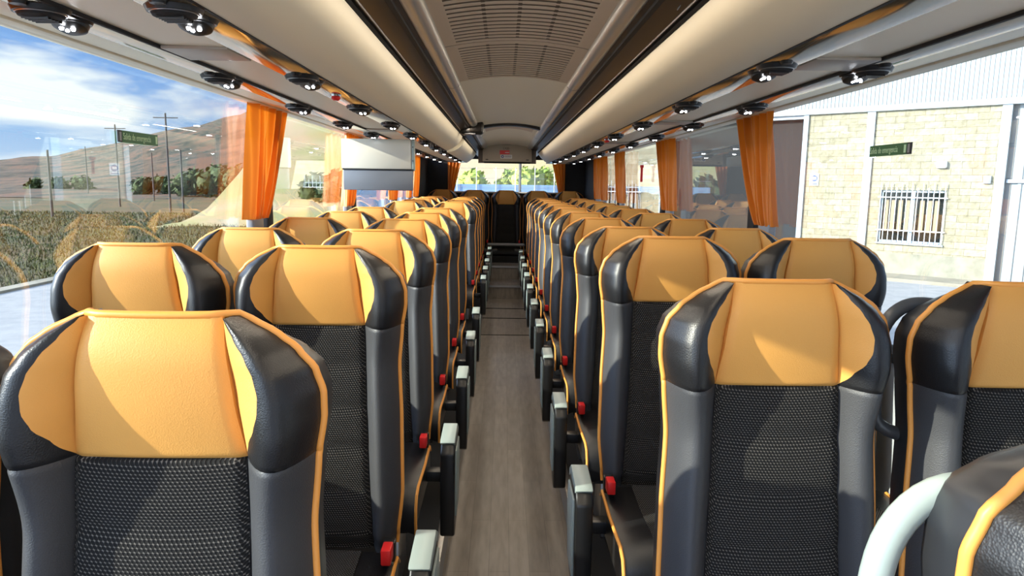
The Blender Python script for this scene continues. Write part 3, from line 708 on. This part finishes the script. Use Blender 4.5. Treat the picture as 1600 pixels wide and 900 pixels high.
def bush(x, y, w_, h_, m_, label, n=900, group='bushes beyond the windows', leaf=.22, z0=GZ, name='bush'):
    b_ = MB(); V_, F_ = [], []
    lobes = [(random.uniform(-.5, .5) * w_, random.uniform(-.3, .3) * w_, random.uniform(.35, .75) * h_, random.uniform(.25, .4) * min(w_, h_ * 1.3)) for _ in range(9)]
    for k in range(n):
        lx, ly, lz, r_ = random.choice(lobes); d = Vector((random.gauss(0, 1), random.gauss(0, 1), random.gauss(0, 1))).normalized() * r_ * random.uniform(.75, 1.05)
        p_ = Vector((lx, ly, lz)) + d; p_.z = max(p_.z, .05); p_.x = max(-.7 * w_, min(.7 * w_, p_.x))
        u = Vector((random.gauss(0, 1), random.gauss(0, 1), random.gauss(0, 1))).normalized(); t_ = u.orthogonal().normalized(); u2 = u.cross(t_)
        s2 = leaf * random.uniform(.6, 1.3); o = len(V_)
        V_ += [p_ - t_ * s2, p_ - u2 * s2 * .5, p_ + t_ * s2, p_ + u2 * s2 * .5]; F_.append((o, o + 1, o + 2, o + 3))
    for lx, ly, lz, r_ in lobes:
        bm = bmesh.new(); bmesh.ops.create_icosphere(bm, subdivisions=2, radius=r_ * .82)
        o = len(V_); V_ += [q.co + Vector((lx, ly, lz)) for q in bm.verts]; F_ += [tuple(q.index + o for q in f.verts) for f in bm.faces]; bm.free()
    b_.add(V_, F_); o = b_.build(name, m_, loc=(x, y, z0)); return tag(o, label, 'bush', group)
random.seed(11)
for i, (px, dist, w_, h_, m_, lab) in enumerate([
    (312, 104, 4.5, 4.2, 'leaf', 'green bush at the foot of the hill right of the utility poles'), (350, 90, 4.6, 4.6, 'leaf', 'green bush at the hill foot left of the nearest left curtain'),
    (388, 76, 4, 4.0, 'leaf', 'green bush partly behind the nearest left curtain'), (448, 72, 4.4, 4.7, 'leaf', 'green tree-like bush just right of nearest left curtain'),
    (484, 60, 4.0, 4.5, 'leaf', 'green bush left of the hanging monitor'), (521, 50, 3, 3.6, 'leaf', 'green bush touching the left side of the monitor'),
    (265, 110, 8, 2.8, 'leaf', 'low dark scrub below the green exit sticker'), (120, 120, 9, 2.6, 'leaf', 'low yellow green shrub at the far left of the field')]):
    m2 = (px - 787) / 1100 - .0; bush(m2 * dist, dist, w_, h_, m_, lab, 700, 'bushes at the foot of the hill', leaf=.4)
# utility poles
for px, dist, top, lab, arm in [(272, 60, 181, 'tall utility pole right of the exit sticker, with crossbar', 1), (195, 70, 198, 'utility pole left of the exit sticker, with crossbar', 1), (148, 110, 231, 'small far utility pole left of the hill slope', 1), (90, 50, 236, 'short dark pole at the far left of the field', 0), (292, 60, 236, 'short dark pole standing low before the bushes', 0), (248, 90, 240, 'thin short pole under the exit sticker', 0)]:
    m2 = (px - 787) / 1100; hz = 288 + (px - 787) * .0146; zt = EYE + (hz - top) / 1100 * dist
    t = thing('utility_pole', lab, 'pole', (m2 * dist, dist, GZ), 'utility poles in the field')
    MB().tube([(0, 0, 0), (0, 0, zt - GZ)], [.10, .07], 8).build('shaft', 'wood_pole', t, smooth=True)
    if arm: MB().box(-1.0, 1.0, -.04, .04, zt - GZ - .42, zt - GZ - .34).build('crossbar', 'wood_pole', t)

# rear: bank, bushes, blue fence
bkm = MB(); bkm.grid([[(x, y, GZ + smooth(42, 75, y) * 11 + .5 * noise.noise(Vector((x * .2, y * .2, 0)))) for x in [-20 + 2 * i for i in range(22)]] for y in [38 + 2 * j for j in range(20)]])
bkm.build('earth_bank', 'bank', kind='structure', smooth=True, angle=180)
for i, (px, d_, w_, h_, lab) in enumerate([(722, 42, 3.2, 3.6, 'green bush at the left end of rear window view'), (745, 47, 3, 3.0, 'small yellow green bush left of centre behind the rear window'),
        (785, 43, 2.0, 4.3, 'narrow yellow green bush in the middle of rear window view'), (812, 47, 3.0, 4.0, 'bright green bush right of the pole behind the rear window'),
        (836, 40.5, 3.2, 4.6, 'large bright green bush near the right of rear window view'), (860, 45, 3.0, 4.2, 'bright bush at the right end of rear window view')]):
    bush((px - 787) / 1100 * d_, d_, w_ * .62, h_ + .1, 'leaf_yellow', lab, 500, 'bushes behind the rear window', leaf=.2, z0=GZ + .1)
t = thing('mesh_fence', 'blue walled fence with pale posts seen through the rear window', 'fence', (0, 33, GZ))
MB().box(-7, 3.2, 0, .1, 0, 2.72).build('wall', 'fence_blue', t)
for i in range(8):
    MB().tube([(-3.1 + i * .9, -.05, 2.2), (-3.1 + i * .9, -.05, 3.5)], .018, 8).build('post', 'white', t)
mb = MB(); [mb.tube([(-7, -.05, z), (3.2, -.05, z)], .006, 5) for z in (2.6, 3.0, 3.45)]; mb.build('wire', 'steel', t)
t = thing('lamp_post', 'dark thin post standing behind the rear window', 'post', (.55, 26, GZ)); MB().tube([(0, 0, 0), (0, 0, 5)], .05, 8).build('shaft', 'wood_pole', t, smooth=True)

# building on the right ; local frame: +x along the facade towards the camera side, -y out of the wall
FA = math.atan2(-.681, .732)
bd = thing('warehouse', 'pale stone-block warehouse with white corrugated top, right of the coach', 'building', (9.0 - .043, 25.4, GZ), rz=FA)
ZT = 4.04 - GZ                     # trim height above ground
def wallseg(x0, x1, z0, z1): MB().box(x0, x1, 0, .25, z0, z1).build('stone_wall', 'stone', bd)
wallseg(-8.6, -6.8, .75, ZT); wallseg(-6.8, -4.73, .75, 1.08); wallseg(-6.8, -4.73, 2.73, ZT); wallseg(-4.73, -3.5, .75, ZT)
wallseg(1.66, 4.18, .75, ZT); wallseg(4.18, 6.0, .75, 1.08); wallseg(4.18, 6.0, 2.73, ZT); wallseg(6.0, 7.2, .75, ZT)
pm = MB(); pm.box(-8.6, -3.5, -.04, .25, 0, .75); pm.box(1.66, 7.2, -.04, .25, 0, .75); pm.build('plinth', 'plinth', bd)
MB().box(-3.5, 1.66, .35, .40, .0, ZT - .1).build('glass_front', 'dark_glass', bd)
rc = MB(); rc.box(-3.5, 1.66, 0, .35, ZT - .12, ZT); rc.box(-3.5, 1.66, .0, .35, 0, .05); rc.build('glass_front_frame', 'frame_white', bd)
for x0, x1 in ((-3.85, -3.4), (1.6, 1.76), (3.60, 3.84), (7.18, 7.42)):
    MB().box(x0, x1, -.07, .3, 0, ZT).build('pillar', 'frame_white', bd)
MB().box(-8.6, 14, -.12, .25, ZT, ZT + .17).build('lintel_beam', 'frame_white', bd)
sd_ = MB(); ribs = []
x = -8.6
while x < 14:
    ribs += [(x, -.02), (x + .07, -.02), (x + .08, -.04), (x + .11, -.04), (x + .12, -.02)]; x += .12
sd_.grid([[(a, y, ZT + .17) for a, y in ribs], [(a, y, ZT + 7.5) for a, y in ribs]]); sd_.build('corrugated_siding', 'siding', bd)
gt = MB(); x = 7.55; ribs = []
while x < 13:
    ribs += [(x, .14), (x + .16, .14), (x + .18, .10), (x + .26, .10), (x + .28, .14)]; x += .28
gt.grid([[(a, y, .05) for a, y in ribs], [(a, y, ZT) for a, y in ribs]]); gate = gt.build('sliding_gate', 'siding', bd)
MB().box(7.45, 13, .04, .10, 2.98, 3.08).build('gate_rail', 'frame_white', gate)
MB().box(7.42, 7.56, .12, .2, 0, ZT).build('gate_gap', 'iron', bd)
MB().box(-8.6, 14, .25, 6, 0, ZT + 7.4).build('core', 'matte_black', bd)
for wx0, wx1 in ((-6.8, -4.73), (4.18, 6.0)):
    W_ = wx1 - wx0; fr_ = MB(); z0, z1 = 1.08, 2.73
    fr_.box(wx0, wx0 + .06, .06, .14, z0, z1); fr_.box(wx1 - .06, wx1, .06, .14, z0, z1); fr_.box(wx0, wx1, .06, .14, z1 - .07, z1); fr_.box(wx0, wx1, .06, .14, z0, z0 + .07)
    xm = (wx0 + wx1) / 2; fr_.box(xm - .06, xm + .06, .05, .15, z0, z1); fr_.box(wx0 - .04, wx1 + .04, -.06, .1, z0 - .05, z0)
    wf = fr_.build('window_frame', 'frame_white', bd)
    MB().box(wx0 + .05, wx1 - .05, .12, .125, z0, z1).build('pane', 'dark_glass', wf)
    cw = MB(); [cw.box(wx0 + .1 + k * (W_ - .2) / 8, wx0 + .1 + (k + .62) * (W_ - .2) / 8, .10, .115, z0 + .35, z1 - .3) for k in range(8)]; cw.build('inner_curtain', 'interior_curtain', wf)
    gr = MB(); nb = 12
    for k in range(nb + 1):
        xx = wx0 + .02 + (W_ - .04) * k / nb; gr.tube([(xx, -.08, z0 - .02), (xx, -.08, z1 + (.22 if k % 2 == 0 else .08))], .013, 6)
    for z in (z0 + .38, z1 - .24): gr.box(wx0 - .06, wx1 + .06, -.09, -.07, z, z + .03)
    gr.build('window_bars', 'white', wf)
sg = MB().box(1.92, 2.22, -.03, 0, 2.84, 3.24).build('notice_board', 'white', bd)
MB().tube([(2.07, -.031, 3.08), (2.07, -.036, 3.08)], .11, 24).build('notice_circle', 'blue', sg)
MB().box(2.0, 2.14, -.040, -.036, 3.04, 3.12).build('notice_mark', 'white', sg)
MB().box(1.95, 2.19, -.034, -.03, 2.88, 2.91).build('notice_text', 'blue', sg)
MB().box(5.66, 5.95, -.14, 0, 3.40, 3.62).build('alarm_siren', 'white', bd, bevel=.05, seg=3)
MB().box(6.9, 7.1, -.08, 0, 2.95, 3.18).build('meter_box', 'grey_plastic', bd, bevel=.01)
pv = MB(); pv.box(-9, 14, -1.4, 0, 0, .10); pvo = pv.build('sidewalk', 'pavement', kind='structure'); pvo.location = bd.location; pvo.rotation_euler = bd.rotation_euler
